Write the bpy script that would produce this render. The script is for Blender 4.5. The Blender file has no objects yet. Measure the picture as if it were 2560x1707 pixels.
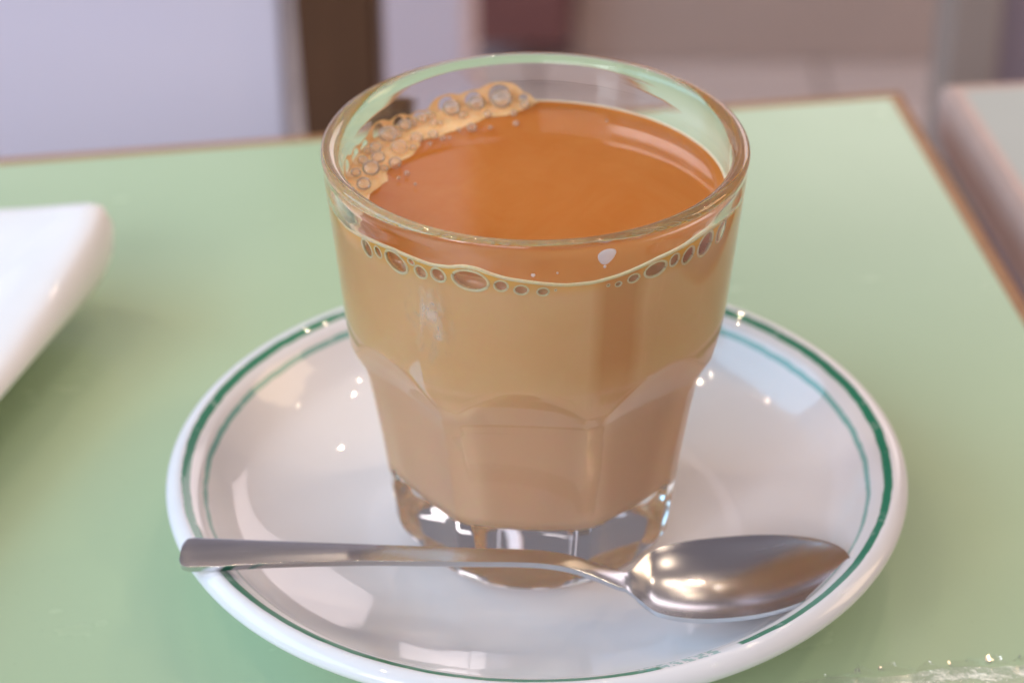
import bpy, bmesh, math, random
import numpy as np
from mathutils import Matrix, Vector

S = bpy.context.scene
COL = S.collection
R = math.radians
rng = random.Random(7)

# ------------------------------------------------------------------ camera
cd = bpy.data.cameras.new("camera")
cam = bpy.data.objects.new("camera", cd); COL.objects.link(cam)
F = Vector((-0.00948, 0.85206, -0.52336)).normalized()
RT = Vector((0.99995, 0.00941, -0.00279)); RT = (RT - F * RT.dot(F)).normalized()
UP = RT.cross(F)
cam.matrix_world = Matrix(((RT.x, UP.x, -F.x, 0.0), (RT.y, UP.y, -F.y, -0.42075), (RT.z, UP.z, -F.z, 0.30686), (0, 0, 0, 1)))
cd.lens = 82.58; cd.sensor_width = 36.0
cd.clip_start = 0.02; cd.clip_end = 60
cd.dof.use_dof = True; cd.dof.focus_distance = 0.447; cd.dof.aperture_fstop = 11.0
S.camera = cam

# ------------------------------------------------------------------ world, lamps, exposure
W = bpy.data.worlds.new("World"); S.world = W; W.use_nodes = True
bg = W.node_tree.nodes["Background"]
bg.inputs[0].default_value = (0.93, 0.81, 0.94, 1); bg.inputs[1].default_value = 0.19

def area(name, loc, target, sx, sy, power, color):
    l = bpy.data.lights.new(name, 'AREA'); l.shape = 'RECTANGLE'; l.size = sx; l.size_y = sy
    l.energy = power; l.color = color
    o = bpy.data.objects.new(name, l); COL.objects.link(o); o.location = loc
    o.rotation_euler = (Vector(target) - Vector(loc)).to_track_quat('-Z', 'Y').to_euler()
    return o

def downlight(loc, power, color=(1.0, 0.80, 0.58), r=0.028):
    l = bpy.data.lights.new("ceiling_downlight", 'POINT'); l.energy = power; l.color = color; l.shadow_soft_size = r
    o = bpy.data.objects.new("ceiling_downlight", l); COL.objects.link(o); o.location = loc
    return o

area("back_window", (1.15, 3.1, 1.12), (0, 0, 0), 1.9, 1.0, 18, (1.0, 0.87, 0.91))
area("left_window", (-1.9, -0.05, 1.15), (0, 0, 0.05), 2.2, 1.2, 37, (0.38, 0.71, 1.0))
area("front_fill", (-1.0, -2.2, 1.4), (0, 0, 0.05), 1.8, 1.1, 34, (0.98, 0.93, 1.0))  # added soft light for the tea front and background, no known window
area("front_left_window", (-1.45, -1.55, 1.0), (0, 0, 0.05), 0.5, 0.8, 9, (0.85, 0.92, 1.0))
area("right_window", (1.9, 0.5, 0.95), (0, 0, 0.05), 0.7, 0.9, 9, (1.0, 0.72, 0.46))
for dx, dy, p in [(-0.80, 0.50, 4), (-0.52, 0.80, 4), (-0.30, 0.42, 3), (-1.05, 0.78, 4), (0.15, 0.78, 2.5), (0.35, 0.45, 5.5), (0.70, 0.62, 6), (0.52, 0.95, 4.5), (-0.15, 1.45, 4), (0.45, 1.5, 4),
                  (0.95, -0.25, 6), (-0.7, -0.1, 4.5), (-1.35, 0.85, 9), (1.55, 0.9, 11)]:  # last pair added to brighten the floor and bench behind
    downlight((dx, dy, 1.65), p, (1.0, 0.78, 0.57), 0.010)

S.view_settings.view_transform = 'Standard'
S.view_settings.look = 'None'
S.view_settings.exposure = 0.0
S.view_settings.gamma = 1.0
S.render.engine = 'CYCLES'
cy = S.cycles
cy.use_denoising = True
cy.max_bounces = 20; cy.transmission_bounces = 16; cy.glossy_bounces = 8; cy.diffuse_bounces = 6; cy.transparent_max_bounces = 24
cy.sample_clamp_indirect = 8.0
cy.caustics_reflective = True; cy.caustics_refractive = True
cy.blur_glossy = 0.3

# ------------------------------------------------------------------ helpers
def tag(o, label=None, cat=None, group=None, kind=None):
    if label: o["label"] = label
    if cat: o["category"] = cat
    if group: o["group"] = group
    if kind: o["kind"] = kind
    return o

def mesh_obj(name, verts, faces, mat, parent=None, smooth=True, mats=None, midx=None):
    me = bpy.data.meshes.new(name)
    me.from_pydata([tuple(v) for v in verts], [], faces)
    me.update()
    if smooth: me.polygons.foreach_set("use_smooth", [True] * len(me.polygons))
    for m in (mats or [mat]): me.materials.append(m)
    if midx is not None: me.polygons.foreach_set("material_index", midx)
    o = bpy.data.objects.new(name, me); COL.objects.link(o)
    if parent: o.parent = parent
    return o

def empty(name, loc=(0, 0, 0), rz=0.0):
    o = bpy.data.objects.new(name, None); COL.objects.link(o); o.location = loc; o.rotation_euler = (0, 0, rz)
    o.empty_display_size = 0.05
    return o

def grid_faces(rows, cols, wrap=True):
    """quads for a rows x cols vertex grid; wrapped round in the column direction"""
    i = np.arange(rows - 1)[:, None]; c = cols if wrap else cols - 1
    j = np.arange(c)[None, :]; j2 = (j + 1) % cols
    a = i * cols + j; b = i * cols + j2; d = (i + 1) * cols + j; e = (i + 1) * cols + j2
    return np.stack([a, b, e, d], -1).reshape(-1, 4)

def np_mesh(name, V, Q, mat, parent=None, mats=None, midx=None, tris=None):
    """fast mesh from numpy arrays (quads Q, optional triangles)"""
    me = bpy.data.meshes.new(name)
    nt = 0 if tris is None else len(tris)
    me.vertices.add(len(V)); me.vertices.foreach_set("co", np.ascontiguousarray(V, dtype=np.float32).ravel())
    loops = Q.ravel() if nt == 0 else np.concatenate([Q.ravel(), np.asarray(tris).ravel()])
    me.loops.add(len(loops)); me.loops.foreach_set("vertex_index", loops.astype(np.int32))
    n = len(Q) + nt
    start = np.concatenate([np.arange(len(Q)) * 4, len(Q) * 4 + np.arange(nt) * 3]).astype(np.int32)
    tot = np.concatenate([np.full(len(Q), 4), np.full(nt, 3)]).astype(np.int32)
    me.polygons.add(n); me.polygons.foreach_set("loop_start", start); me.polygons.foreach_set("loop_total", tot)
    me.polygons.foreach_set("use_smooth", np.ones(n, dtype=bool))
    for m in (mats or [mat]): me.materials.append(m)
    if midx is not None: me.polygons.foreach_set("material_index", np.asarray(midx, dtype=np.int32))
    me.update(calc_edges=True); me.validate()
    o = bpy.data.objects.new(name, me); COL.objects.link(o)
    if parent: o.parent = parent
    return o

def lathe(name, prof, mat, n=192, parent=None, rfun=None):
    """revolve (r, z) points; ends with r == 0 are closed with triangle fans"""
    th = np.arange(n) * 2 * np.pi / n
    rows = [p for p in prof if p[0] > 1e-9]
    V = np.concatenate([np.stack([r * np.cos(th), r * np.sin(th), np.full(n, z)], -1) for r, z in rows])
    Q = grid_faces(len(rows), n); T = []
    if prof[0][0] <= 1e-9:
        V = np.vstack([V, [0, 0, prof[0][1]]]); c = len(V) - 1
        T += [(c, (j + 1) % n, j) for j in range(n)]
    if prof[-1][0] <= 1e-9:
        V = np.vstack([V, [0, 0, prof[-1][1]]]); c = len(V) - 1; b = (len(rows) - 1) * n
        T += [(c, b + j, b + (j + 1) % n) for j in range(n)]
    return np_mesh(name, V, Q, mat, parent, tris=T if T else None)

def smooth_profile(pts, k=6):
    """Catmull-Rom through the profile points"""
    P = np.array(pts, float); out = []
    E_ = np.vstack([2 * P[0] - P[1], P, 2 * P[-1] - P[-2]])
    for i in range(1, len(E_) - 2):
        p0, p1, p2, p3 = E_[i - 1:i + 3]
        for t in np.arange(k) / k:
            out.append(.5 * (2 * p1 + (p2 - p0) * t + (2 * p0 - 5 * p1 + 4 * p2 - p3) * t * t + (3 * p1 - p0 - 3 * p2 + p3) * t ** 3))
    out.append(P[-1])
    return [(max(float(a), 0.0), float(b)) for a, b in out]

def box(name, x0, x1, y0, y1, z0, z1, mat, parent=None, bevel=0.0):
    bm = bmesh.new()
    bmesh.ops.create_cube(bm, size=1.0)
    for v in bm.verts:
        v.co = Vector((x0 + (v.co.x + .5) * (x1 - x0), y0 + (v.co.y + .5) * (y1 - y0), z0 + (v.co.z + .5) * (z1 - z0)))
    if bevel: bmesh.ops.bevel(bm, geom=list(bm.edges), offset=bevel, segments=3, affect='EDGES', profile=.6)
    me = bpy.data.meshes.new(name); bm.to_mesh(me); bm.free(); me.materials.append(mat)
    o = bpy.data.objects.new(name, me); COL.objects.link(o)
    if parent: o.parent = parent
    return o

def tube_mesh(path, rad, seg=10, closed=False):
    """tube along a polyline; rad is one number or one per point"""
    P = [Vector(p) for p in path]; n = len(P); V = []; Fc = []
    for i in range(n):
        a = P[(i - 1) % n] if closed or i > 0 else P[0]; b = P[(i + 1) % n] if closed or i < n - 1 else P[-1]
        t = (b - a).normalized(); up = Vector((0, 0, 1)) if abs(t.z) < .9 else Vector((1, 0, 0))
        s = t.cross(up).normalized(); u = s.cross(t)
        rr = rad[i] if hasattr(rad, '__len__') else rad
        for k in range(seg):
            an = 2 * math.pi * k / seg
            V.append(P[i] + (s * math.cos(an) + u * math.sin(an)) * rr)
    for i in range(n if closed else n - 1):
        for k in range(seg):
            a = i * seg + k; b = i * seg + (k + 1) % seg; c = ((i + 1) % n) * seg + (k + 1) % seg; d = ((i + 1) % n) * seg + k
            Fc.append((a, b, c, d))
    return V, Fc

class NT:
    """small node-tree writer"""
    def __init__(s, name):
        s.m = bpy.data.materials.new(name); s.m.use_nodes = True; s.t = s.m.node_tree; s.t.nodes.clear()
        s.out = s.t.nodes.new("ShaderNodeOutputMaterial")
    def n(s, typ, ins=None, **kw):
        d = s.t.nodes.new(typ)
        for k, v in kw.items(): setattr(d, k, v)
        for k, v in (ins or {}).items():
            if hasattr(v, "is_linked") or isinstance(v, bpy.types.NodeSocket): s.t.links.new(v, d.inputs[k])
            else: d.inputs[k].default_value = v
        return d
    def math(s, op, a, b=0.0, c=0.0, clamp=False):
        d = s.n("ShaderNodeMath", {0: a, 1: b, 2: c}, operation=op); d.use_clamp = clamp
        return d.outputs[0]
    def mix(s, fac, a, b):
        d = s.n("ShaderNodeMix", data_type='RGBA')
        for k, v in ((0, fac), (6, a), (7, b)):
            if isinstance(v, bpy.types.NodeSocket): s.t.links.new(v, d.inputs[k])
            else: d.inputs[k].default_value = v
        return d.outputs[2]
    def coord(s, which="Object"): return s.n("ShaderNodeTexCoord").outputs[which]
    def noise(s, vec, scale, detail=4.0, rough=.55, dist=0.0):
        return s.n("ShaderNodeTexNoise", {"Vector": vec, "Scale": scale, "Detail": detail, "Roughness": rough, "Distortion": dist}).outputs[0]
    def ramp(s, fac, p0, p1, c0=(0, 0, 0, 1), c1=(1, 1, 1, 1)):
        d = s.n("ShaderNodeValToRGB", {0: fac}); e = d.color_ramp.elements
        e[0].position = p0; e[1].position = p1; e[0].color = c0; e[1].color = c1
        return d.outputs[0]
    def band(s, v, lo, hi, soft):
        a = s.n("ShaderNodeMapRange", {0: v, 1: lo - soft, 2: lo + soft}).outputs[0]
        b = s.n("ShaderNodeMapRange", {0: v, 1: hi - soft, 2: hi + soft}).outputs[0]
        return s.math('SUBTRACT', a, b, clamp=True)
    def bump(s, h, strength, dist):
        return s.n("ShaderNodeBump", {"Height": h, "Strength": strength, "Distance": dist}).outputs[0]
    def principled(s, **ins):
        d = s.n("ShaderNodeBsdfPrincipled", {k.replace("_", " "): v for k, v in ins.items()})
        s.t.links.new(d.outputs[0], s.out.inputs[0]); return d

def rgb(r, g, b): return (r, g, b, 1.0)

# ------------------------------------------------------------------ materials
def mat_laminate(name, c0, c1, rough=0.22):
    m = NT(name); v = m.coord()
    a = m.noise(v, 9.0, 5); b = m.noise(v, 420.0, 3)
    col = m.mix(m.ramp(a, .3, .72), c0, c1)
    wipe = m.noise(m.n("ShaderNodeMapping", {"Vector": v, "Rotation": (0, 0, .5), "Scale": (9, 70, 1)}).outputs[0], 1.0, 5, .6, .6)
    scr = m.ramp(m.noise(m.n("ShaderNodeMapping", {"Vector": v, "Rotation": (0, 0, -.9), "Scale": (25, 1500, 1)}).outputs[0], 1.0, 2, .5, .3), .70, .76)
    speck = m.ramp(m.noise(v, 700.0, 2, .5), .71, .75)
    rg = m.math('ADD', m.math('MULTIPLY', m.noise(v, 30.0, 5), .10), rough - .05)
    rg = m.math('ADD', rg, m.math('MULTIPLY', wipe, .07))
    col = m.mix(m.math('MULTIPLY', scr, .10), col, rgb(.62, .66, .60))
    col = m.mix(m.math('MULTIPLY', speck, .22), col, rgb(c0[0] * .6, c0[1] * .55, c0[2] * .5))
    m.principled(Base_Color=col, Roughness=rg, IOR=1.5, Normal=m.bump(b, .06, .0006))
    return m.m

def mat_wood(name, c0, c1, rough=.4, scale=18.0, stretch=(1, 12, 1)):
    m = NT(name); v = m.n("ShaderNodeMapping", {"Vector": m.coord(), "Scale": stretch}).outputs[0]
    a = m.noise(v, scale, 6, .6, 1.2)
    m.principled(Base_Color=m.mix(m.ramp(a, .3, .7), c0, c1), Roughness=rough, Normal=m.bump(a, .15, .001))
    return m.m

def mat_plain(name, c0, c1, rough=.5, scale=14.0, bump=.1, **kw):
    m = NT(name); v = m.coord(); a = m.noise(v, scale, 5)
    m.principled(Base_Color=m.mix(m.ramp(a, .25, .75), c0, c1), Roughness=rough, Normal=m.bump(m.noise(v, scale * 14, 4), bump, .0006), **kw)
    return m.m

GREEN = mat_laminate("green_laminate", rgb(.425, .56, .36), rgb(.455, .585, .385))
GREY_TOP = mat_laminate("grey_laminate", rgb(.40, .415, .37), rgb(.43, .445, .40), .4)
BAND = mat_wood("brown_edge_wood", rgb(.30, .135, .05), rgb(.44, .22, .09), .38)
PALE_BAND = mat_wood("pale_brown_edge_wood", rgb(.48, .33, .27), rgb(.56, .39, .33), .42)
DARK_WOOD = mat_wood("dark_brown_wood", rgb(.085, .036, .012), rgb(.115, .05, .018), .42, 10, (12, 12, 1))
LAVENDER = mat_plain("pale_lavender_paint", rgb(.74, .70, .82), rgb(.78, .73, .80), .42, 6.0)
PINK = mat_plain("pale_pink_paint", rgb(.92, .77, .80), rgb(.94, .80, .83), .45, 6.0)
MAROON = mat_plain("dark_maroon_leatherette", rgb(.20, .075, .07), rgb(.24, .10, .09), .45, 8.0)
TAN_FRONT = mat_plain("brown_panel", rgb(.50, .385, .335), rgb(.56, .44, .385), .5, 5.0)
GREY_POST = mat_plain("grey_brown_paint", rgb(.32, .255, .215), rgb(.37, .30, .26), .45, 7.0)
MAUVE = mat_plain("mauve_paint", rgb(.40, .34, .40), rgb(.45, .38, .44), .45, 6.0)
METAL_LEG = mat_plain("table_leg_metal", rgb(.10, .10, .10), rgb(.13, .13, .13), .35, 20.0, Metallic=.9)

def mat_floor():
    m = NT("mauve_floor_tile"); v = m.coord()
    br = m.n("ShaderNodeTexBrick", {"Vector": v, "Color1": rgb(.76, .65, .64), "Color2": rgb(.80, .69, .68), "Mortar": rgb(.26, .2, .19), "Scale": 1.0,
                                    "Mortar Size": .004, "Brick Width": .3, "Row Height": .3}, offset=0.0)
    m.principled(Base_Color=m.mix(m.math('MULTIPLY', m.noise(v, 7.0, 6), .35), br.outputs[0], rgb(.70, .585, .575)), Roughness=.32)
    return m.m
FLOOR = mat_floor()

def mat_porcelain(name="white_porcelain", c=rgb(.80, .785, .775)):
    m = NT(name); v = m.coord()
    n = m.noise(v, 60, 5)
    m.principled(Base_Color=m.mix(m.ramp(n, .35, .8), c, rgb(c[0] * .97, c[1] * .965, c[2] * .95)), Roughness=.06, IOR=1.52,
                 Normal=m.bump(m.noise(v, 90, 2), .05, .0006))
    return m.m
PORCELAIN = mat_porcelain("plate_porcelain", rgb(.86, .84, .84))

def mat_saucer():
    """white glaze with the two printed green rings and the worn lettering between them"""
    m = NT("saucer_glaze"); v = m.coord()
    xyz = m.n("ShaderNodeSeparateXYZ", {0: v}); x, y, z = xyz.outputs
    r = m.math('SQRT', m.math('ADD', m.math('MULTIPLY', x, x), m.math('MULTIPLY', y, y)))
    ang = m.math('ARCTAN2', y, x)
    wob = m.math('MULTIPLY', m.math('SUBTRACT', m.noise(v, 160, 4), .5), .0007)
    rw = m.math('ADD', r, wob)
    upper = m.n("ShaderNodeMapRange", {0: z, 1: .0150, 2: .0152}).outputs[0]
    gap = m.band(ang, R(-71.6), R(-58.6), R(.25))
    nogap = m.math('SUBTRACT', 1.0, gap)
    wear = m.ramp(m.noise(v, 260, 5, .6), .30, .40, rgb(.72, .72, .72), rgb(1, 1, 1))
    thick = m.math('MULTIPLY', m.band(rw, .0741, .0759, .00012), nogap)
    thick = m.math('MULTIPLY', m.math('MULTIPLY', thick, upper), wear)
    thin = m.math('MULTIPLY', m.math('MULTIPLY', m.band(rw, .0706, .0715, .00010), upper), m.math('MULTIPLY', wear, .80))
    # worn letter strokes: angular cells times radial bars, broken up by noise
    cell = m.math('FRACT', m.math('MULTIPLY', m.math('ADD', ang, R(76)), 1 / R(2.05)))
    stroke = m.math('LESS_THAN', cell, .76)
    hole = m.math('GREATER_THAN', m.noise(v, 900, 2, .5), .47)
    txt = m.math('MULTIPLY', m.band(r, .0722, .0757, .00012), m.band(ang, R(-74.8), R(-61.8), R(.4)))
    txt = m.math('MULTIPLY', m.math('MULTIPLY', txt, stroke), m.math('MULTIPLY', hole, m.math('MULTIPLY', upper, .62)))
    n = m.noise(v, 45, 5)
    white = m.mix(m.ramp(n, .35, .8), rgb(.79, .785, .805), rgb(.765, .755, .765))
    col = m.mix(thin, white, rgb(.03, .33, .26))
    col = m.mix(thick, col, rgb(.0, .20, .10))
    col = m.mix(txt, col, rgb(.06, .36, .32))
    m.principled(Base_Color=col, Roughness=.36, IOR=1.5, Coat_Weight=.7, Coat_Roughness=.03, Coat_IOR=1.5, Normal=m.bump(m.noise(v, 70, 2), .05, .0008))
    return m.m

def mat_glass():
    m = NT("clear_glass")
    g = m.n("ShaderNodeBsdfGlass", {"Color": rgb(.985, .995, .99), "Roughness": 0.0, "IOR": 1.5,
                                   "Normal": m.bump(m.noise(m.coord(), 85, 2), .05, .0006)})
    m.t.links.new(g.outputs[0], m.out.inputs[0]); return m.m

TEA = rgb(.53, .170, .026)
def mat_tea(name, spec, base=TEA):
    m = NT(name); v = m.coord()
    c = m.mix(m.ramp(m.noise(v, 38, 6, .6, 2.2), .3, .75), rgb(base[0] * .97, base[1] * .93, base[2] * .9), rgb(base[0] * 1.05, base[1] * 1.16, base[2] * 1.6))
    m.principled(Base_Color=c, Roughness=.03, IOR=1.34, Specular_IOR_Level=spec, Subsurface_Weight=.35,
                 Subsurface_Radius=(1.0, .45, .18), Subsurface_Scale=.0035)
    return m.m

def mat_foam(name, c0, c1):
    m = NT(name); v = m.coord()
    m.principled(Base_Color=m.mix(m.ramp(m.noise(v, 700, 4), .3, .7), c0, c1), Roughness=.12, IOR=1.34, Subsurface_Weight=.4,
                 Subsurface_Radius=(1, .6, .3), Subsurface_Scale=.0015, Normal=m.bump(m.noise(v, 1500, 3), .09, .0003))
    return m.m

def mat_bubble():
    """thin film: clear in the middle, milky where one looks along the film"""
    m = NT("bubble_film")
    lw = m.n("ShaderNodeLayerWeight", {"Blend": .5})
    f = m.math('POWER', lw.outputs["Facing"], 2.2)
    f = m.math('MULTIPLY_ADD', f, .80, .24, clamp=True)
    milk = m.n("ShaderNodeMixShader", {0: .5, 1: m.n("ShaderNodeBsdfDiffuse", {"Color": rgb(.97, .81, .63)}).outputs[0],
                                       2: m.n("ShaderNodeBsdfTranslucent", {"Color": rgb(.97, .81, .63)}).outputs[0]})
    clear = m.n("ShaderNodeBsdfTransparent", {"Color": rgb(.98, .96, .94)})
    body = m.n("ShaderNodeMixShader", {0: f, 1: clear.outputs[0], 2: milk.outputs[0]})
    fr = m.n("ShaderNodeFresnel", {"IOR": 1.30})
    gl = m.n("ShaderNodeBsdfGlossy", {"Color": rgb(1, 1, 1), "Roughness": .02})
    mx = m.n("ShaderNodeMixShader", {0: m.math('MULTIPLY', fr.outputs[0], 1.5, clamp=True), 1: body.outputs[0], 2: gl.outputs[0]})
    m.t.links.new(mx.outputs[0], m.out.inputs[0]); return m.m

def mat_steel():
    m = NT("polished_steel"); v = m.coord()
    st = m.n("ShaderNodeMapping", {"Vector": v, "Scale": (40, 900, 40)}).outputs[0]
    rg = m.math('ADD', m.math('MULTIPLY', m.noise(st, 1.0, 3), .14), .17)
    sc = m.noise(m.n("ShaderNodeMapping", {"Vector": v, "Scale": (300, 2600, 300)}).outputs[0], 1.0, 2)
    m.principled(Base_Color=m.mix(m.noise(v, 70, 4), rgb(.62, .62, .64), rgb(.69, .69, .71)), Metallic=1.0, Roughness=rg,
                 Normal=m.bump(sc, .05, .0002))
    return m.m

def mat_film(name="clear_plastic_film", rough=.2, k=.26):
    m = NT(name); v = m.coord()
    nb = m.bump(m.noise(v, 420, 3, .6), .5, .0008)
    fr = m.n("ShaderNodeFresnel", {"IOR": 1.45, "Normal": nb})
    gl = m.n("ShaderNodeBsdfGlossy", {"Color": rgb(1, 1, 1), "Roughness": rough, "Normal": nb})
    tr = m.n("ShaderNodeBsdfTransparent", {"Color": rgb(.96, .96, .95)})
    df = m.n("ShaderNodeBsdfDiffuse", {"Color": rgb(.8, .8, .78)})
    b = m.n("ShaderNodeMixShader", {0: .02, 1: tr.outputs[0], 2: df.outputs[0]})
    mx = m.n("ShaderNodeMixShader", {0: m.math('MULTIPLY', fr.outputs[0], k, clamp=True), 1: b.outputs[0], 2: gl.outputs[0]})
    m.t.links.new(mx.outputs[0], m.out.inputs[0]); return m.m

def mat_smudge():
    m = NT("dried_smear"); v = m.coord()
    n = m.noise(m.n("ShaderNodeMapping", {"Vector": v, "Scale": (1, 1, .45)}).outputs[0], 330, 6, .65, .8)
    xyz = m.n("ShaderNodeTexCoord").outputs["UV"]
    g = m.n("ShaderNodeTexGradient", {0: m.n("ShaderNodeMapping", {"Vector": xyz, "Location": (-1, -1, 0), "Scale": (2, 2, 1)}).outputs[0]}, gradient_type='SPHERICAL').outputs[1]
    a = m.math('MULTIPLY', m.ramp(n, .46, .70), m.ramp(g, .0, .6))
    a = m.math('MULTIPLY_ADD', a, .38, m.math('MULTIPLY', g, .05), clamp=True)
    d = m.n("ShaderNodeMixShader", {0: .4, 1: m.n("ShaderNodeBsdfDiffuse", {"Color": rgb(.85, .82, .86)}).outputs[0], 2: m.n("ShaderNodeBsdfTranslucent", {"Color": rgb(.85, .82, .86)}).outputs[0]})
    mx = m.n("ShaderNodeMixShader", {0: a, 1: m.n("ShaderNodeBsdfTransparent").outputs[0], 2: d.outputs[0]})
    m.t.links.new(mx.outputs[0], m.out.inputs[0]); return m.m

GLASS = mat_glass(); STEEL = mat_steel(); BUBBLE = mat_bubble(); FILM = mat_film(); SEAL = mat_film("crimped_plastic_seal", .06, 1.0)
TEA_TOP = mat_tea("tea_surface", .5)
def mat_tea_side():
    """tea seen through the glass: the reflected veil painted in as paler tea, left out in the streak, deeper orange below the froth"""
    m = NT("tea_against_glass"); v = m.coord()
    x, y, z = m.n("ShaderNodeSeparateXYZ", {0: v}).outputs
    ang = m.math('ARCTAN2', y, x)
    n = m.noise(v, 70, 5, .55, 1.0)
    veiled = m.mix(m.ramp(n, .3, .75), rgb(.90, .53, .27), rgb(.92, .565, .30))  # pale tone painted in for the veil reflected by the glass
    low = m.n("ShaderNodeMapRange", {0: z, 1: .064, 2: .046}, interpolation_type='SMOOTHSTEP').outputs[0]
    veiled = m.mix(low, veiled, rgb(.90, .575, .355))
    veil_gap = m.math('MULTIPLY', m.band(m.math('ADD', ang, m.math('MULTIPLY', m.math('SUBTRACT', n, .5), .05)), R(-72.2), R(-59.2), R(2.2)), m.n("ShaderNodeMapRange", {0: z, 1: .050, 2: .066}).outputs[0])  # painted strip without the veil, as if something dark were mirrored
    under = m.n("ShaderNodeMapRange", {0: z, 1: .0822, 2: .0872}, interpolation_type='SMOOTHSTEP').outputs[0]
    c = m.mix(under, veiled, rgb(.92, .47, .11))  # glow just below the froth, painted into the colour
    c = m.mix(m.math('MULTIPLY', veil_gap, .55), c, rgb(.66, .21, .045))
    m.principled(Base_Color=c, Roughness=.03, IOR=1.34, Specular_IOR_Level=0.0, Subsurface_Weight=.35, Subsurface_Radius=(1.0, .5, .2), Subsurface_Scale=.003)
    return m.m
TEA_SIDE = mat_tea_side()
TEA_DENT = mat_tea("tea_inside_bubble", .5, rgb(.64, .27, .10))
CREAM = mat_foam("cream_froth_line", rgb(.96, .78, .54), rgb(.94, .68, .40))
FROTH = mat_foam("orange_froth", rgb(.94, .66, .37), rgb(.90, .54, .24))

# ------------------------------------------------------------------ the room behind
fl = mesh_obj("floor", [(-6, -4, -.75), (6, -4, -.75), (6, 7, -.75), (-6, 7, -.75)], [(0, 1, 2, 3)], FLOOR, smooth=False)
tag(fl, kind="structure")

pt = empty("partition", (-.095, .42, -.75))
tag(pt, "pale lavender partition with a dark brown wooden end post behind the table", "partition")
box("panel", -.95, -.0045, .004, .026, 0, .95, LAVENDER, pt, .002)
bm = bmesh.new()   # post, slightly wider towards the top
vs = [bm.verts.new(p) for p in [(.0195, -.012, 0), (.0345, -.012, 0), (.0345, .03, 0), (.0195, .03, 0), (-.0035, -.012, .95), (.0345, -.012, .95), (.0345, .03, .95), (-.0035, .03, .95)]]
for f in [(3, 2, 1, 0), (4, 5, 6, 7), (0, 1, 5, 4), (1, 2, 6, 5), (2, 3, 7, 6), (3, 0, 4, 7)]: bm.faces.new([vs[i] for i in f])
bmesh.ops.bevel(bm, geom=list(bm.edges), offset=.0025, segments=2, affect='EDGES')
me = bpy.data.meshes.new("post"); bm.to_mesh(me); bm.free(); me.materials.append(DARK_WOOD)
po = bpy.data.objects.new("post", me); COL.objects.link(po); po.parent = pt

pl = box("wall_pillar", -.071, 0, 0, .022, -.75, 1.2, PINK, None, .004)
pl.location = (-.0455, .98, 0); pl.rotation_euler = (0, 0, R(-22))
tag(pl, "pale pink pillar standing just right of the dark brown post", "pillar")
be = empty("bench", (.2, 1.86, -.75)); tag(be, "brown bench with a maroon end block low in the background", "bench")
box("bench_front", -.16, 1.1, 0, .45, .001, .42, TAN_FRONT, be, .006)
box("end_block", -.27, -.163, -.045, .45, .040, .42, MAROON, be, .006)
gp = box("grey_post", .184, .207, .54, .58, -.75, -.02, GREY_POST, None, .003)
tag(gp, "grey brown post behind the neighbouring table at right", "post")
mp = box("side_panel", .211, .62, .60, .625, -.75, .05, MAUVE, None, .003)
tag(mp, "mauve panel at the far right beyond the grey post", "panel")

# ------------------------------------------------------------------ tables
def rounded_slab(name, x0, x1, y0, y1, z0, z1, rad, mat, parent, seg=8, edge=.002):
    pts = []
    for cx, cy_, a0 in ((x1 - rad, y1 - rad, 0), (x0 + rad, y1 - rad, 90), (x0 + rad, y0 + rad, 180), (x1 - rad, y0 + rad, 270)):
        for k in range(seg + 1):
            a = R(a0 + 90 * k / seg); pts.append((cx + rad * math.cos(a), cy_ + rad * math.sin(a)))
    bm = bmesh.new(); top = [bm.verts.new((p[0], p[1], z1)) for p in pts]; bot = [bm.verts.new((p[0], p[1], z0)) for p in pts]
    n = len(pts); ft = bm.faces.new(top); bm.faces.new(bot[::-1])
    for i in range(n): bm.faces.new((bot[i], bot[(i + 1) % n], top[(i + 1) % n], top[i]))
    if edge: bmesh.ops.bevel(bm, geom=[e for e in bm.edges if all(abs(v.co.z - z1) < 1e-6 for v in e.verts)], offset=edge, segments=3, affect='EDGES')
    me = bpy.data.meshes.new(name); bm.to_mesh(me); bm.free(); me.materials.append(mat)
    o = bpy.data.objects.new(name, me); COL.objects.link(o); o.parent = parent
    return o

def ring_slab(name, x0, x1, y0, y1, z0, z1, w, mat, parent, bulge=.002):
    """edge banding: a rounded lip running round the four sides, cross-section w wide"""
    sec = [(0, z0), (w - bulge, z0), (w, z0 + .006), (w, z1 - .0035), (w - .0012, z1 - .001), (w * .5, z1), (0, z1 - .0004)]
    V = []; Fc = []
    corners = [(x1 - w, y1 - w, 1, 1), (x0 + w, y1 - w, -1, 1), (x0 + w, y0 + w, -1, -1), (x1 - w, y0 + w, 1, -1)]
    for (cx, cy_, sx, sy) in corners:
        for (d, z) in sec: V.append((cx + sx * d, cy_ + sy * d, z))
    k = len(sec)
    for i in range(4):
        for j in range(k):
            a = i * k + j; b = i * k + (j + 1) % k; c = ((i + 1) % 4) * k + (j + 1) % k; d = ((i + 1) % 4) * k + j
            Fc.append((a, d, c, b))
    return mesh_obj(name, V, Fc, mat, parent, smooth=False)

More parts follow.
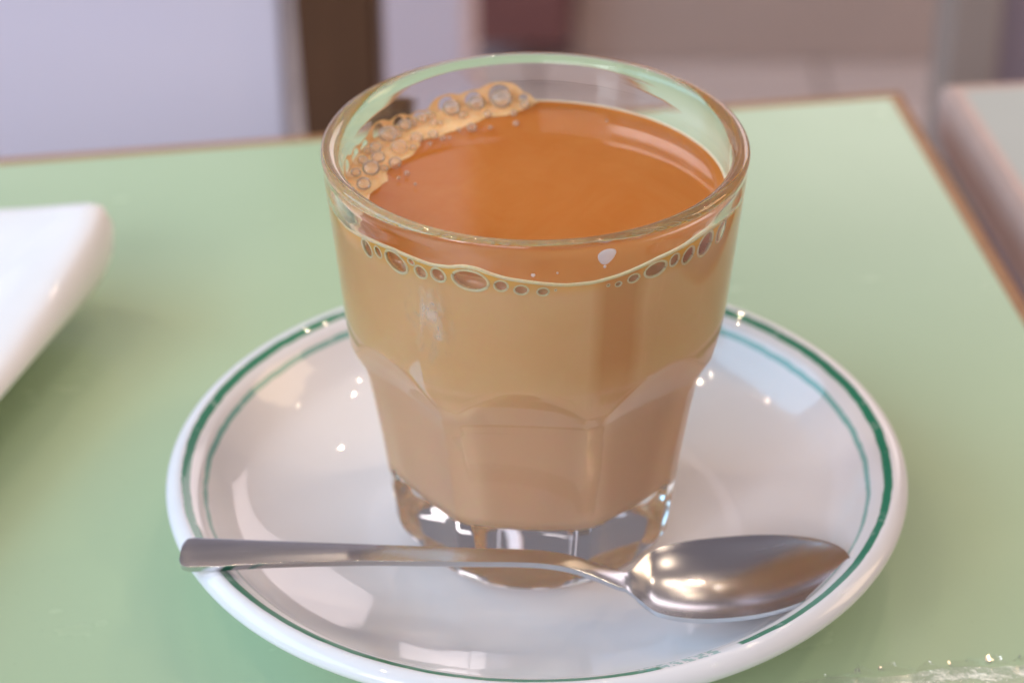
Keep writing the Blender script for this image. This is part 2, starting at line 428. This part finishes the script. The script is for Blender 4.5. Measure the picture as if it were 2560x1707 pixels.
def cafe_table(corner, rz, w, d, top_mat, band, label, side=1, drop=.024, wood=None, skew=0.0):
    """corner = far corner nearest to the gap between the tables; side +1: the table lies to its left"""
    t = empty("cafe_table", (corner[0], corner[1], 0), rz)
    x0, x1 = (-w, 0) if side > 0 else (0, w)
    rounded_slab("tabletop", x0, x1, -d, 0, -drop - .002, 0, .0008, top_mat, t, seg=2, edge=0)
    ring_slab("edge_banding", x0 - band + .0001, x1 + band - .0001, -d - band + .0001, band - .0001, -drop, .0004, band, wood or BAND, t)
    for o in t.children:
        for v in o.data.vertices: v.co.x += v.co.y * skew
    cx, cy_ = (x0 + x1) / 2, -d / 2
    lg = lathe("leg", [(0, -.749), (.24, -.749), (.25, -.742), (.24, -.735), (.05, -.72), (.035, -.70), (.035, -.06), (.10, -.030), (.10, -.0265), (0, -.0265)], METAL_LEG, 32, t)
    lg.location = (cx, cy_, 0)
    tag(t, label, "table"); return t

cafe_table((.1066, .2190), R(9.8), .62, .80, GREEN, .0055, "pale green laminate cafe table with brown edging, under the saucer", skew=math.tan(R(2.4)))
cafe_table((.1290, .2240), R(7.0), .62, .72, GREY_TOP, .0055, "greyish tabletop with brown edging, next table at the right", side=-1, drop=.022, wood=PALE_BAND)

# ------------------------------------------------------------------ saucer
SX, SY = .0006, -.0026
sp = smooth_profile([(0, .0036), (.020, .0036), (.036, .0037), (.046, .0049), (.056, .0076), (.0635, .0105), (.0675, .0138), (.0700, .0166), (.0722, .0192), (.0740, .0204), (.0752, .0210), (.0765, .02140),
                     (.0779, .0209), (.0790, .0199), (.0794, .0187), (.0788, .0175), (.0768, .0162), (.0725, .0134), (.066, .0090), (.056, .0040)], 6)
sp += [(.0535, .0022), (.0525, .0004), (.0515, 0.0002), (.0495, 0.0002), (.0485, .0006), (.047, .0018), (0, .0018)]
saucer = lathe("saucer", sp, mat_saucer(), 256)
saucer.location = (SX, SY, .0004); saucer.rotation_euler = (0, R(-.35), 0)
tag(saucer, "white porcelain saucer with two green rings, under the glass of milk tea", "saucer")

# ------------------------------------------------------------------ drinking glass
GX, GY = .0001, -.0002
Z0 = .0041                                    # foot on the saucer floor
_z = np.linspace(.015, .1, 851); _t = np.clip((.078 - _z) / .026, 0, 1); _s = .095 + (.205 - .095) * _t * _t * (3 - 2 * _t)
_r = np.concatenate([[0], np.cumsum((_s[1:] + _s[:-1]) / 2 * np.diff(_z))]); _r += .0386 - np.interp(.0865, _z, _r)
def r_in(z):
    v = np.interp(z, _z, _r)
    return v if np.ndim(z) else float(v)
def r_cone(z): return .0425 - .093 * (.0905 - z)
az = np.array([.000, .0064, .020, .030, .041, .0465, .0500, .0530, .0565, .0600, .0640, .074, .1])
aa = np.array([.0279, .0286, .0302, .0314, .0330, .0339, .0349, .0364, .0382, .0398, .0420, .053, .09])
def apothem(z): return np.interp(z, az, aa)
NTH = 384
th = np.arange(NTH) * 2 * np.pi / NTH
th0 = R(-94.0)
delta = (th - th0 + math.pi / 8) % (math.pi / 4) - math.pi / 8
PANEL = R(19.3)                               # half width of a flat panel; rounded strips stand between the panels
# smooth the scoop curve
zz = np.linspace(0, .1, 2001); aaz = np.interp(zz, az, aa); ker = np.hanning(41); ker /= ker.sum()
pad = np.concatenate([np.full(20, aaz[0]), aaz, np.full(20, aaz[-1])]); aas = np.convolve(pad, ker, 'valid')
def outer_r(z, k=.00025):
    a = np.interp(z, zz, aas) / np.cos(np.clip(delta, -PANEL, PANEL)) * (1 - .018 * np.clip(1 - (delta / PANEL) ** 2, 0, 1)); c = r_cone(z)
    h = np.clip(.5 + .5 * (c - a) / k, 0, 1)
    return c * (1 - h) + a * h - k * h * (1 - h)
rows = []
ZE = .0108                                    # lower end of the facets
# base with a shallow punt
for r_, z_ in [(.004, Z0 + .0014), (.012, Z0 + .0013), (.020, Z0 + .0008), (.0235, Z0 + .0001), (.0255, Z0), (.0272, Z0 + .0002)]:
    rows.append((np.full(NTH, r_), z_))
rE = outer_r(ZE, .0004)
for t in np.linspace(.05, 1, 12):
    z_ = Z0 + .0002 + (ZE - Z0 - .0002) * t
    e = math.sin(t * math.pi / 2) ** .9
    rows.append((.0272 + (rE - .0272) * e, z_))
for z_ in np.concatenate([np.linspace(ZE + .0003, .036, 26), np.linspace(.0368, .070, 70), np.linspace(.0715, .0905, 14)]):
    rows.append((outer_r(z_), z_))
for r_, z_ in [(.04245, .0920), (.04255, .0929), (.0427, .0936), (.04282, .0941), (.04285, .0945), (.04275, .0949), (.0425, .0953), (.0420, .0956), (.0414, .0957),
               (.0408, .0956), (.0402, .0953), (.0397, .0948), (.03942, .0942), (.03928, .0934), (.03915, .0920), (.0390, .0905), (.03885, .0888)]:
    rows.append((np.full(NTH, r_), z_))
ZB, HB, WB = .0245, .0058, .0078              # inner wall ends, depth and width of the rounded bottom corner
for z_ in np.linspace(.0865, ZB, 24): rows.append((np.full(NTH, r_in(z_)), z_))
rb = r_in(ZB)
for t in np.linspace(.1, 1, 12):
    rows.append((np.full(NTH, rb - WB * (1 - math.cos(t * math.pi / 2))), ZB - HB * math.sin(t * math.pi / 2)))
for r_ in (.015, .010, .004): rows.append((np.full(NTH, r_), ZB - HB))
V = np.concatenate([np.stack([r_ * np.cos(th), r_ * np.sin(th), np.full(NTH, z_)], -1) for r_, z_ in rows])
n0 = len(V); V = np.vstack([V, [0, 0, Z0 + .0014], [0, 0, ZB - HB]])
T = [(n0, (j + 1) % NTH, j) for j in range(NTH)] + [(n0 + 1, (len(rows) - 1) * NTH + j, (len(rows) - 1) * NTH + (j + 1) % NTH) for j in range(NTH)]
glass = np_mesh("drinking_glass", V, grid_faces(len(rows), NTH), GLASS, tris=T)
glass.location = (GX, GY, 0)
tag(glass, "clear faceted glass tumbler standing on the saucer and filled with milk tea", "glass")

# a milky drop hanging on the inner wall below the rim, and a dried smear on the outside
def wall_patch(name, theta, z, a, b, rad_fun, off, bulge, mat, parent, n=24, m=8, skew=0.0):
    V = [None]; Fc = []
    def P(u, v, h):
        zz_ = z + v; rr = rad_fun(zz_) + off - h; an = theta + u / rad_fun(z)
        return (rr * math.cos(an), rr * math.sin(an), zz_)
    V[0] = P(0, 0, bulge)
    for i in range(1, m + 1):
        q = i / m
        for k in range(n):
            an = 2 * math.pi * k / n; u = a * q * math.cos(an) * (1 + .25 * math.sin(an) * 1.0); v = b * q * math.sin(an)
            V.append(P(u + skew * v, v, bulge * math.sqrt(max(0, 1 - q * q))))
    for k in range(n): Fc.append((0, 1 + k, 1 + (k + 1) % n))
    for i in range(m - 1):
        for k in range(n):
            a_ = 1 + i * n + k; b_ = 1 + i * n + (k + 1) % n
            Fc.append((a_, a_ + n, b_ + n, b_))
    return mesh_obj(name, V, Fc, mat, parent)
def mat_drop():
    m = NT("milky_drop"); c = rgb(.90, .76, .80)
    d = m.n("ShaderNodeMixShader", {0: .55, 1: m.n("ShaderNodeBsdfDiffuse", {"Color": c}).outputs[0], 2: m.n("ShaderNodeBsdfTranslucent", {"Color": c}).outputs[0]})
    m.t.links.new(d.outputs[0], m.out.inputs[0]); return m.m
DROP = mat_drop()
wall_patch("drop", R(-70.6), .0908, .0017, .0019, r_in, -.00002, .0004, DROP, glass, skew=.12)
for (tt, zz_, a_) in [(-90.5, .0868, .0004), (-71.0, .0875, .0003), (-84, .0872, .0002)]:
    wall_patch("drop", R(tt), zz_ + .001, a_, a_, r_in, -.00002, .00015, DROP, glass, n=12, m=4)
# smear sheet
nu, nv = 16, 20; V = []; Fc = []; uv = []
for j in range(nv + 1):
    for i in range(nu + 1):
        z_ = .0640 + .022 * j / nv; an = R(-128 + 17 * i / nu)
        rr = r_cone(z_) + .00008
        V.append((rr * math.cos(an), rr * math.sin(an), z_)); uv.append((i / nu, j / nv))
for j in range(nv):
    for i in range(nu):
        a_ = j * (nu + 1) + i; Fc.append((a_, a_ + 1, a_ + nu + 2, a_ + nu + 1))
sm = mesh_obj("smear", V, Fc, mat_smudge(), glass)
ul = sm.data.uv_layers.new(name="UVMap")
for l in sm.data.loops: ul.data[l.index].uv = uv[l.vertex_index]

# ------------------------------------------------------------------ milk tea
ZT = .0853
# (angle, height in mm) of the froth line where the tea meets the glass
line = [(-180, 86.2), (-153.5, 86.0), (-141.0, 87.2), (-132.6, 87.63), (-124.6, 87.4), (-119.7, 87.16), (-113.8, 87.6), (-109.9, 88.4), (-105.8, 88.34), (-102.7, 87.65),
        (-97.9, 86.8), (-89.7, 86.03), (-84.3, 85.47), (-81.1, 85.25), (-73.5, 85.25), (-66.5, 85.84), (-60.7, 86.61), (-54.6, 87.46), (-46.1, 87.88),
        (-38.4, 88.45), (-28.9, 88.4), (-15, 87.2), (0, 86.2), (30, 85.9), (90, 85.9), (110, 86.4), (160, 86.5), (180, 86.2)]
la = np.array([p[0] for p in line], float); lz = np.array([p[1] for p in line]) * 1e-3
# bubbles pressed against the front wall: angle, height mm, half width mm, half height mm, lean
front = [(-143.2, 84.84, 1.5, 1.79, .2), (-138.2, 85.45, .95, 1.2, .2), (-131.3, 85.1, 2.55, 2.2, .3), (-125.8, 86.5, .75, .7, .2), (-122.8, 84.84, 1.33, 1.37, .1), (-117.2, 85.3, 1.48, 1.5, .1),
         (-107.8, 85.5, 3.4, 2.25, .1), (-99.2, 85.1, 1.25, 1.2, 0), (-93.7, 84.42, 1.3, 1.05, 0), (-87.8, 84.05, 1.08, .9, 0), (-84.4, 84.37, .24, .26, 0), (-69.7, 84.18, .32, .34, 0),
         (-66.7, 84.02, .66, .58, 0), (-62.1, 84.54, 1.2, .97, -.1), (-55.1, 85.2, 2.4, 1.65, -.15), (-48.7, 85.75, 1.15, 1.35, -.1), (-43.4, 85.37, 1.5, 1.8, -.2), (-36.0, 85.76, 2.2, 2.5, -.2),
         (-28.1, 86.0, 1.7, 2.3, -.2)]
NC = 1440
tc = np.arange(NC) * 2 * np.pi / NC - np.pi
zl = np.interp(np.degrees(tc), la, lz)
k = np.hanning(17); k /= k.sum(); zl = np.convolve(np.concatenate([zl[-8:], zl, zl[:8]]), k, 'valid')
vrows = []
EPS = .00007
vrows.append((np.full(NC, .006), np.full(NC, ZB - HB - EPS)))
vrows.append((np.full(NC, rb - WB), np.full(NC, ZB - HB - EPS)))
for t in np.linspace(.9, .1, 9):
    vrows.append((np.full(NC, rb + EPS - WB * (1 - math.cos(t * math.pi / 2))), np.full(NC, ZB - EPS - HB * math.sin(t * math.pi / 2))))
for z_ in np.linspace(ZB, .079, 12): vrows.append((np.full(NC, r_in(z_) + EPS), np.full(NC, z_)))
NR = 66; dents = {}
for i in range(1, NR + 1):
    z_ = .0795 + (zl - .0795) * i / NR
    r_ = r_in(z_) + EPS; dm = np.zeros(NC, bool)
    for (ta, zb, a_, b_, ln) in front:
        u = ((tc - R(ta) + np.pi) % (2 * np.pi) - np.pi) * .0378 * 1e3; v = z_ * 1e3 - zb
        u = u + ln * v
        q = (u / a_) ** 2 + (v / b_) ** 2
        r_ = np.where(q < 1, r_ - min(a_, b_) * 1e-3 * .95 * np.sqrt(np.clip(1 - q, 0, 1)), r_)
        dm |= q < .93
    dents[len(vrows)] = dm
    vrows.append((r_, z_))
NB = len(vrows)
for i in range(1, 15):
    t = i / 14; e = (1 - t) ** 2
    vrows.append((r_in(zl) - .0024 * t - .0001, ZT + (zl - ZT) * e * .97))
for r_ in np.linspace(.0345, .002, 22):
    swirl = .000006 * np.sin(2 * tc + r_ * 160) * (r_ / .03)
    vrows.append((np.full(NC, r_), ZT + swirl))
V = np.concatenate([np.stack([r_ * np.cos(tc), r_ * np.sin(tc), z_], -1) for r_, z_ in vrows])
n0 = len(V); V = np.vstack([V, [0, 0, ZB - HB - EPS], [0, 0, ZT]])
Q = grid_faces(len(vrows), NC); mi = np.where(np.arange(len(Q)) // NC < NB - 1, 0, 1)
T = [(n0, (j + 1) % NC, j) for j in range(NC)] + [(n0 + 1, (len(vrows) - 1) * NC + j, (len(vrows) - 1) * NC + (j + 1) % NC) for j in range(NC)]
for rw, dm in dents.items(): mi[rw * NC:(rw + 1) * NC][dm] = 2
mi = np.concatenate([mi, np.zeros(NC), np.ones(NC)])
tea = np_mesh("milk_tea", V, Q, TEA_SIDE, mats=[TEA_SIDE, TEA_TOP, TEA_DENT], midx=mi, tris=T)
tea.location = (GX, GY, 0)
tag(tea, "orange brown milk tea with froth bubbles, filling the faceted glass", "tea")

# froth line along the wall
path = []; rad = []
for i in range(0, NC, 4):
    path.append(((r_in(zl[i]) - .00012) * math.cos(tc[i]), (r_in(zl[i]) - .00012) * math.sin(tc[i]), zl[i]))
    d = math.degrees(tc[i]); rad.append(.00036 if -160 < d < -20 else .00020)
V, Fc = tube_mesh(path, rad, 8, closed=True)
mesh_obj("froth_line", V, Fc, CREAM, tea)

# rings of milky film round the bubbles on the front wall
for (ta, zb, a_, b_, ln) in front:
    pts = []
    for kx in range(40):
        an = 2 * math.pi * kx / 40; v = b_ * math.sin(an) * 1e-3; u = a_ * math.cos(an) * 1e-3 - ln * v
        zz_ = zb * 1e-3 + v; rr = r_in(zz_) - .00005; t_ = R(ta) + u / .0378
        pts.append((rr * math.cos(t_), rr * math.sin(t_), zz_))
    V, Fc = tube_mesh(pts, min(.00032, .11e-3 + .11e-3 * min(a_, b_)), 8, closed=True)
    mesh_obj("bubble", V, Fc, CREAM, tea)

# froth patch along the back left wall
W_TH = [(88, 0), (94, 3.0), (100, 5.5), (108, 6.0), (116, 7.5), (124, 8.2), (132, 9.0), (140, 7.4), (148, 9.6), (156, 9.8), (162, 8.2), (170, 7.6), (176, 9.0), (184, 6.0), (192, 4.2), (202, 2.0), (212, .6), (216, 0)]
wa = np.array([p[0] for p in W_TH], float); ww = np.array([p[1] for p in W_TH])
NA, NW = 220, 16
V = []; Fc = []
for i in range(NA + 1):
    a = 88 + 128 * i / NA; w = float(np.interp(a, wa, ww)) * 1e-3 + .0004 * math.sin(a * .45) * math.sin(a * .19)
    w = max(w, .0001)
    zw = float(np.interp((a + 180) % 360 - 180, la, lz))
    for j in range(NW + 1):
        t = j / NW; r_ = r_in(zw) - .0002 - w * t
        an = R(a); edge = math.sqrt(max(0, 1 - t ** 3))
        z_ = ZT - .0002 + (.00015 + .0006 * min(1, t * 2.2)) * edge + .00018 * math.sin(r_ * 1500 + a * .3) * math.sin(a * .5) * edge + (zw - ZT) * (1 - t) ** 5
        V.append((r_ * math.cos(an), r_ * math.sin(an), z_))
for i in range(NA):
    for j in range(NW):
        a_ = i * (NW + 1) + j; Fc.append((a_, a_ + NW + 1, a_ + NW + 2, a_ + 1))
mesh_obj("froth", V, Fc, FROTH, tea)

# round bubbles standing in the froth
back = [(-7.3, 34.9, 2.4), (-12.9, 34.5, 1.89), (-18.1, 31.6, 1.96), (-2.3, 34.7, 1.03), (-22.1, 29.6, .85), (-25.2, 29.2, 1.1), (-28.2, 24.6, 1.52), (-32.7, 19.9, 2.01), (-35.6, 13.6, .91),
        (-33.0, 14.0, 1.32), (-25.9, 26.0, .93), (-29.1, 20.7, 1.17), (-28.2, 14.8, 1.91), (-24.8, 19.6, 1.42), (-32.2, 9.3, 1.48), (-35.3, 8.6, 1.07), (-33.3, 3.6, 1.87), (-36.4, 3.3, 1.06),
        (-34.4, -2.6, 1.53), (-28.7, 8.3, 1.39), (-21.4, 21.5, 1.09), (-13.4, 24.7, 1.1), (-20.0, 26.8, .51), (-19.3, 20.0, .59), (-18.0, 20.3, .42), (-16.1, 23.9, .51), (-9.5, 25.1, .51),
        (-4.1, 27.0, .68), (-21.9, 17.5, .5), (-26.1, 4.2, .57), (-27.7, 2.2, .41), (15.2, 28.6, .30), (-24.2, -.5, .35), (-15.5, 30.2, .9), (-21.5, 26.3, .9), (-10.2, 31.2, .9), (-4.6, 31.8, .8), (-30.8, 6.2, .8), (-25.4, 15.6, .7)]
def dome(rad, parent, loc, flat=.85):
    bm = bmesh.new(); bmesh.ops.create_uvsphere(bm, u_segments=24, v_segments=14, radius=rad)
    for v in bm.verts: v.co.z *= flat
    me = bpy.data.meshes.new("bubble"); bm.to_mesh(me); bm.free(); me.materials.append(BUBBLE)
    me.polygons.foreach_set("use_smooth", [True] * len(me.polygons))
    o = bpy.data.objects.new("bubble", me); COL.objects.link(o); o.parent = parent; o.location = loc
    return o
for (bx, by, br) in back:
    rr = math.hypot(bx, by); lim = 37.9 - br
    if rr > lim: bx, by = bx * lim / rr, by * lim / rr
    dome(br * 1e-3, tea, (bx * 1e-3, by * 1e-3, ZT + (.0003 + br * 1.02e-3 if rr + br > 34.5 else .0006 + br * .30e-3)))

# sheet of orange froth climbing the back wall, with a clear window at every bubble that touches the glass
wallb = [(math.degrees(math.atan2(by, bx)) % 360, ZT * 1e3 + .3 + br * .90, br) for (bx, by, br) in back if math.hypot(bx, by) + br > 34.5]
NSH, NZ = 760, 46
sa = np.linspace(84, 216, NSH); top = np.full(NSH, ZT * 1e3 + .75)
for (ab, zb, br) in wallb:
    u = np.abs(np.radians(sa - ab)) * 37.9
    top = np.maximum(top, np.where(u < br * 2.1, zb + br * 1.16 * np.sqrt(np.clip(1 - (u / (br * 2.1)) ** 2, 0, 1)), 0))
kk = np.hanning(27); kk /= kk.sum(); top = np.convolve(np.concatenate([np.full(13, top[0]), top, np.full(13, top[-1])]), kk, 'valid')
fade = np.clip(np.minimum(sa - 84, 216 - sa) / 8, 0, 1); top = ZT * 1e3 + .45 + (top - ZT * 1e3 - .45) * fade
zr = np.linspace(0, 1, NZ)[:, None]; Zs = (ZT * 1e3 - .1) + (top[None, :] - ZT * 1e3 + .1) * zr
Rs = r_in(Zs * 1e-3) - .00022 - .00018 * (1 - zr) * np.ones_like(Zs)
A_ = np.radians(sa)[None, :] * np.ones_like(Zs)
V = np.stack([Rs * np.cos(A_), Rs * np.sin(A_), Zs * 1e-3], -1).reshape(-1, 3)
keep = np.ones_like(Zs, bool)
for (ab, zb, br) in wallb:
    keep &= ((np.radians(sa - ab)[None, :] * 37.9) ** 2 + (Zs - zb) ** 2) > (br * .90) ** 2
Q = grid_faces(NZ, NSH, wrap=False); Q = Q[keep.reshape(-1)[Q].all(1)]
np_mesh("froth_sheet", V, Q, FROTH, tea)

# ------------------------------------------------------------------ teaspoon
st_x = [-.0712, -.0709, -.0703, -.0690, -.066, -.052, -.033, -.0108, -.002, .0045, .0095, .0134, .0172, .0208]
st_y = [-.0398, -.0398, -.0398, -.0399, -.0401, -.0406, -.0415, -.0424, -.0418, -.0409, -.0405, -.0403, -.0402, -.0402]
st_z = [.0229, .0229, .0229, .0229, .0230, .0236, .0242, .0243, .0238, .0226, .0208, .0188, .0168, .0155]
st_w = [.0026, .0038, .0046, .0050, .0049, .0037, .0027, .0023, .0022, .0022, .0022, .0024, .0028, .0036]
st_t = [.0016, .0016, .0016, .0016, .0016, .0016, .0017, .0017, .0017, .0017, .0016, .0015, .0013, .0011]
def cr(xs, ys, q):
    return float(np.interp(q, xs, ys))
XB0, XB1 = .0185, .0640
stations = list(np.linspace(-.0712, -.069, 6)) + list(np.linspace(-.066, .0170, 70)) + list(XB0 + (XB1 - XB0) * (1 - np.cos(np.linspace(.06, math.pi - .03, 60))) / 2)
def sm_interp(xs, ys, q, h=.004):
    if q < -.066: return cr(xs, ys, q)
    return sum(cr(xs, ys, q + h * o) for o in (-1, -.5, 0, .5, 1)) / 5
M = 22; V = []; Fc = []
for q in stations:
    t = (q - XB0) / (XB1 - XB0); tt = min(max(t, 0), 1)
    blend = min(max((q - .0165) / .008, 0), 1); blend = blend * blend * (3 - 2 * blend)
    uu = (tt - .47) / (.47 if tt < .47 else .53)
    wb = .0134 * max(1 - abs(uu) ** (2.7 if uu < 0 else 2.15), 0) ** (.52 if uu < 0 else .56)
    wh = sm_interp(st_x, st_w, min(q, .0208)); w = max(wh * (1 - blend) + wb * blend, .0004)
    if t > .6: w = max(wb, .0003)
    D = .0060 * max(math.sin(math.pi * tt ** .85), 0) ** .65 * blend
    yh = sm_interp(st_x, st_y, min(q, .0208)); yb = -.0402 + (.0026) * tt ** 1.2
    zh = sm_interp(st_x, st_z, min(q, .0208)); zb_ = .0160 + .0010 * tt + .0034 * tt ** 3
    yc = yh * (1 - blend) + yb * blend; zc = zh * (1 - blend) + zb_ * blend
    tk = sm_interp(st_x, st_t, min(q, .0208)) * (1 - blend) + .0011 * blend
    ring = []
    for i in range(M + 1):
        v = -1 + 2 * i / M
        crown = .00025 * (1 - v * v) * (1 - blend)
        ring.append((q, yc + w * v, zc - D * (1 - abs(v) ** 2.1) + crown))
    e = min(tk * .35, w * .3)
    for i in range(M, -1, -1):
        v = -1 + 2 * i / M
        ring.append((q, yc + (w - (e if blend < .5 else .0001)) * v, zc - tk - D * (1 - abs(v) ** 2.1)))
    V += ring
L = 2 * (M + 1)
for i in range(len(stations) - 1):
    for k in range(L):
        a = i * L + k; b = i * L + (k + 1) % L; Fc.append((a, b, b + L, a + L))
Fc.append(tuple(range(L))[::-1]); Fc.append(tuple((len(stations) - 1) * L + k for k in range(L)))
spoon = mesh_obj("teaspoon", V, Fc, STEEL)
bv = spoon.modifiers.new("edge", 'BEVEL'); bv.width = .0005; bv.segments = 3; bv.limit_method = 'ANGLE'; bv.angle_limit = R(40)
spoon.data.polygons.foreach_set("use_smooth", [True] * len(spoon.data.polygons))
tag(spoon, "stainless steel teaspoon lying across the saucer in front of the glass", "teaspoon")

# ------------------------------------------------------------------ white square plate at the left
def plate():
    half = .100; V = []; Fc = []; cnt = 256
    prof = [(-.099, .002, 0, 4), (-.060, .002, 0, 4), (-.052, .0, 0, 4), (-.047, .0, 0, 4), (-.034, .0035, 0, 5), (-.018, .0085, -.17, 7), (-.007, .0116, -.42, 11), (-.001, .0126, -.34, 13), (.0030, .0137, -.05, 15),
            (.0044, .0147, .31, 18), (.0040, .0157, .64, 22), (.0020, .0167, .93, 28), (.0, .0173, 1, 34), (-.0035, .0171, 1, 34), (-.012, .0157, .85, 24), (-.025, .0125, .45, 14), (-.040, .0095, .1, 9),
            (-.050, .0085, 0, 6), (-.075, .008, 0, 4), (-.099, .008, 0, 3)]
    for (d, z, lift, p) in prof:
        for kx in range(cnt):
            q = 4 * kx / cnt; side = int(q); t = (q - side) * 2 - 1        # denser towards the corners
            t = math.copysign(1 - (1 - abs(t)) ** 1.5, t)
            a = math.pi / 2 * side + math.atan(t)
            c, sn = math.cos(a), math.sin(a)
            rr = (abs(c) ** p + abs(sn) ** p) ** (-1 / p) * (half + d)
            x, y = rr * c, rr * sn
            mx_ = min(1, min(abs(x), abs(y)) / half)
            V.append((x, y, z + lift * .0132 * mx_ ** 2.2))
    m = len(prof)
    for i in range(m - 1):
        for kx in range(cnt):
            a_ = i * cnt + kx; b_ = i * cnt + (kx + 1) % cnt; Fc.append((a_, b_, b_ + cnt, a_ + cnt))
    Fc.append(tuple(range(cnt))[::-1]); Fc.append(tuple((m - 1) * cnt + k for k in range(cnt)))
    return mesh_obj("square_plate", V, Fc, PORCELAIN)
plt_ = plate()
PA = R(-16.0)
plt_.location = Vector((-.1082, .0943, .0006)) - Matrix.Rotation(PA, 3, 'Z') @ Vector((.099, .099, 0)); plt_.rotation_euler = (0, 0, PA)
tag(plt_, "thick white square plate with raised corners, cut off at the left edge", "plate")

FOOD = mat_plain("golden_brown_food", rgb(.42, .20, .07), rgb(.60, .34, .14), .5, 120, .6)
bm = bmesh.new(); bmesh.ops.create_icosphere(bm, subdivisions=4, radius=1.0)
for v in bm.verts:
    p = v.co.copy(); k = 1 + .10 * math.sin(p.x * 5 + 1) * math.cos(p.y * 6) + .05 * math.sin(p.z * 11 + p.x * 9)
    v.co = Vector((p.x * .017 * k, p.y * .013 * k, p.z * .0055 * k))
me = bpy.data.meshes.new("food"); bm.to_mesh(me); bm.free(); me.materials.append(FOOD); me.polygons.foreach_set("use_smooth", [True] * len(me.polygons))
fo = bpy.data.objects.new("food", me); COL.objects.link(fo); fo.location = (-.152, .074, .0135)
tag(fo, "golden brown bit of food on the white plate at the left edge", "food")

# ------------------------------------------------------------------ clear plastic wrapper, lower right
wr = empty("plastic_wrapper", (.053, -.0535, .0004), R(7.5))
tag(wr, "crumpled clear plastic wrapper lying beside the saucer at lower right", "wrapper")
nx, ny = 150, 26; V = []; Fc = []
def wn(x, y): return math.sin(x * 310 + 2 * math.sin(y * 260)) * math.sin(y * 420 + x * 90) + .6 * math.sin(x * 730 + y * 300 + 1.3)
for j in range(ny + 1):
    for i in range(nx + 1):
        x = .125 * i / nx; y = -.022 * j / ny
        ridge = math.exp(-((y + .0045) / .0016) ** 2) * .0003 + math.exp(-((y + .010) / .0012) ** 2) * .0006
        z = .0008 + ridge + .00013 * wn(x, y) * (1 if j else .5)
        V.append((x, y + .0006 * math.sin(x * 240), max(z, .0003)))
for j in range(ny):
    for i in range(nx):
        a_ = j * (nx + 1) + i; Fc.append((a_, a_ + 1, a_ + nx + 2, a_ + nx + 1))
mesh_obj("film", V, Fc, FILM, wr)
# crimped seal standing up along the back edge
V = []; Fc = []; nj = 5
for i in range(nx + 1):
    x = .006 + .105 * i / nx
    for j in range(nj + 1):
        t = j / nj
        z = .0006 + .0017 * t * (1 + .45 * math.sin(x * 523 + 1) * math.sin(x * 211)); y = .0005 + 0.0010 * math.sin(x * 900 + t * 2.6) * t + .0007 * t * math.sin(x * 1370 + 2 * t)
        V.append((x + .0007 * math.sin(x * 1700) * t, y, z))
for i in range(nx):
    for j in range(nj):
        a_ = i * (nj + 1) + j; Fc.append((a_, a_ + 1, a_ + nj + 2, a_ + nj + 1))
mesh_obj("crimped_seal", V, Fc, SEAL, wr)
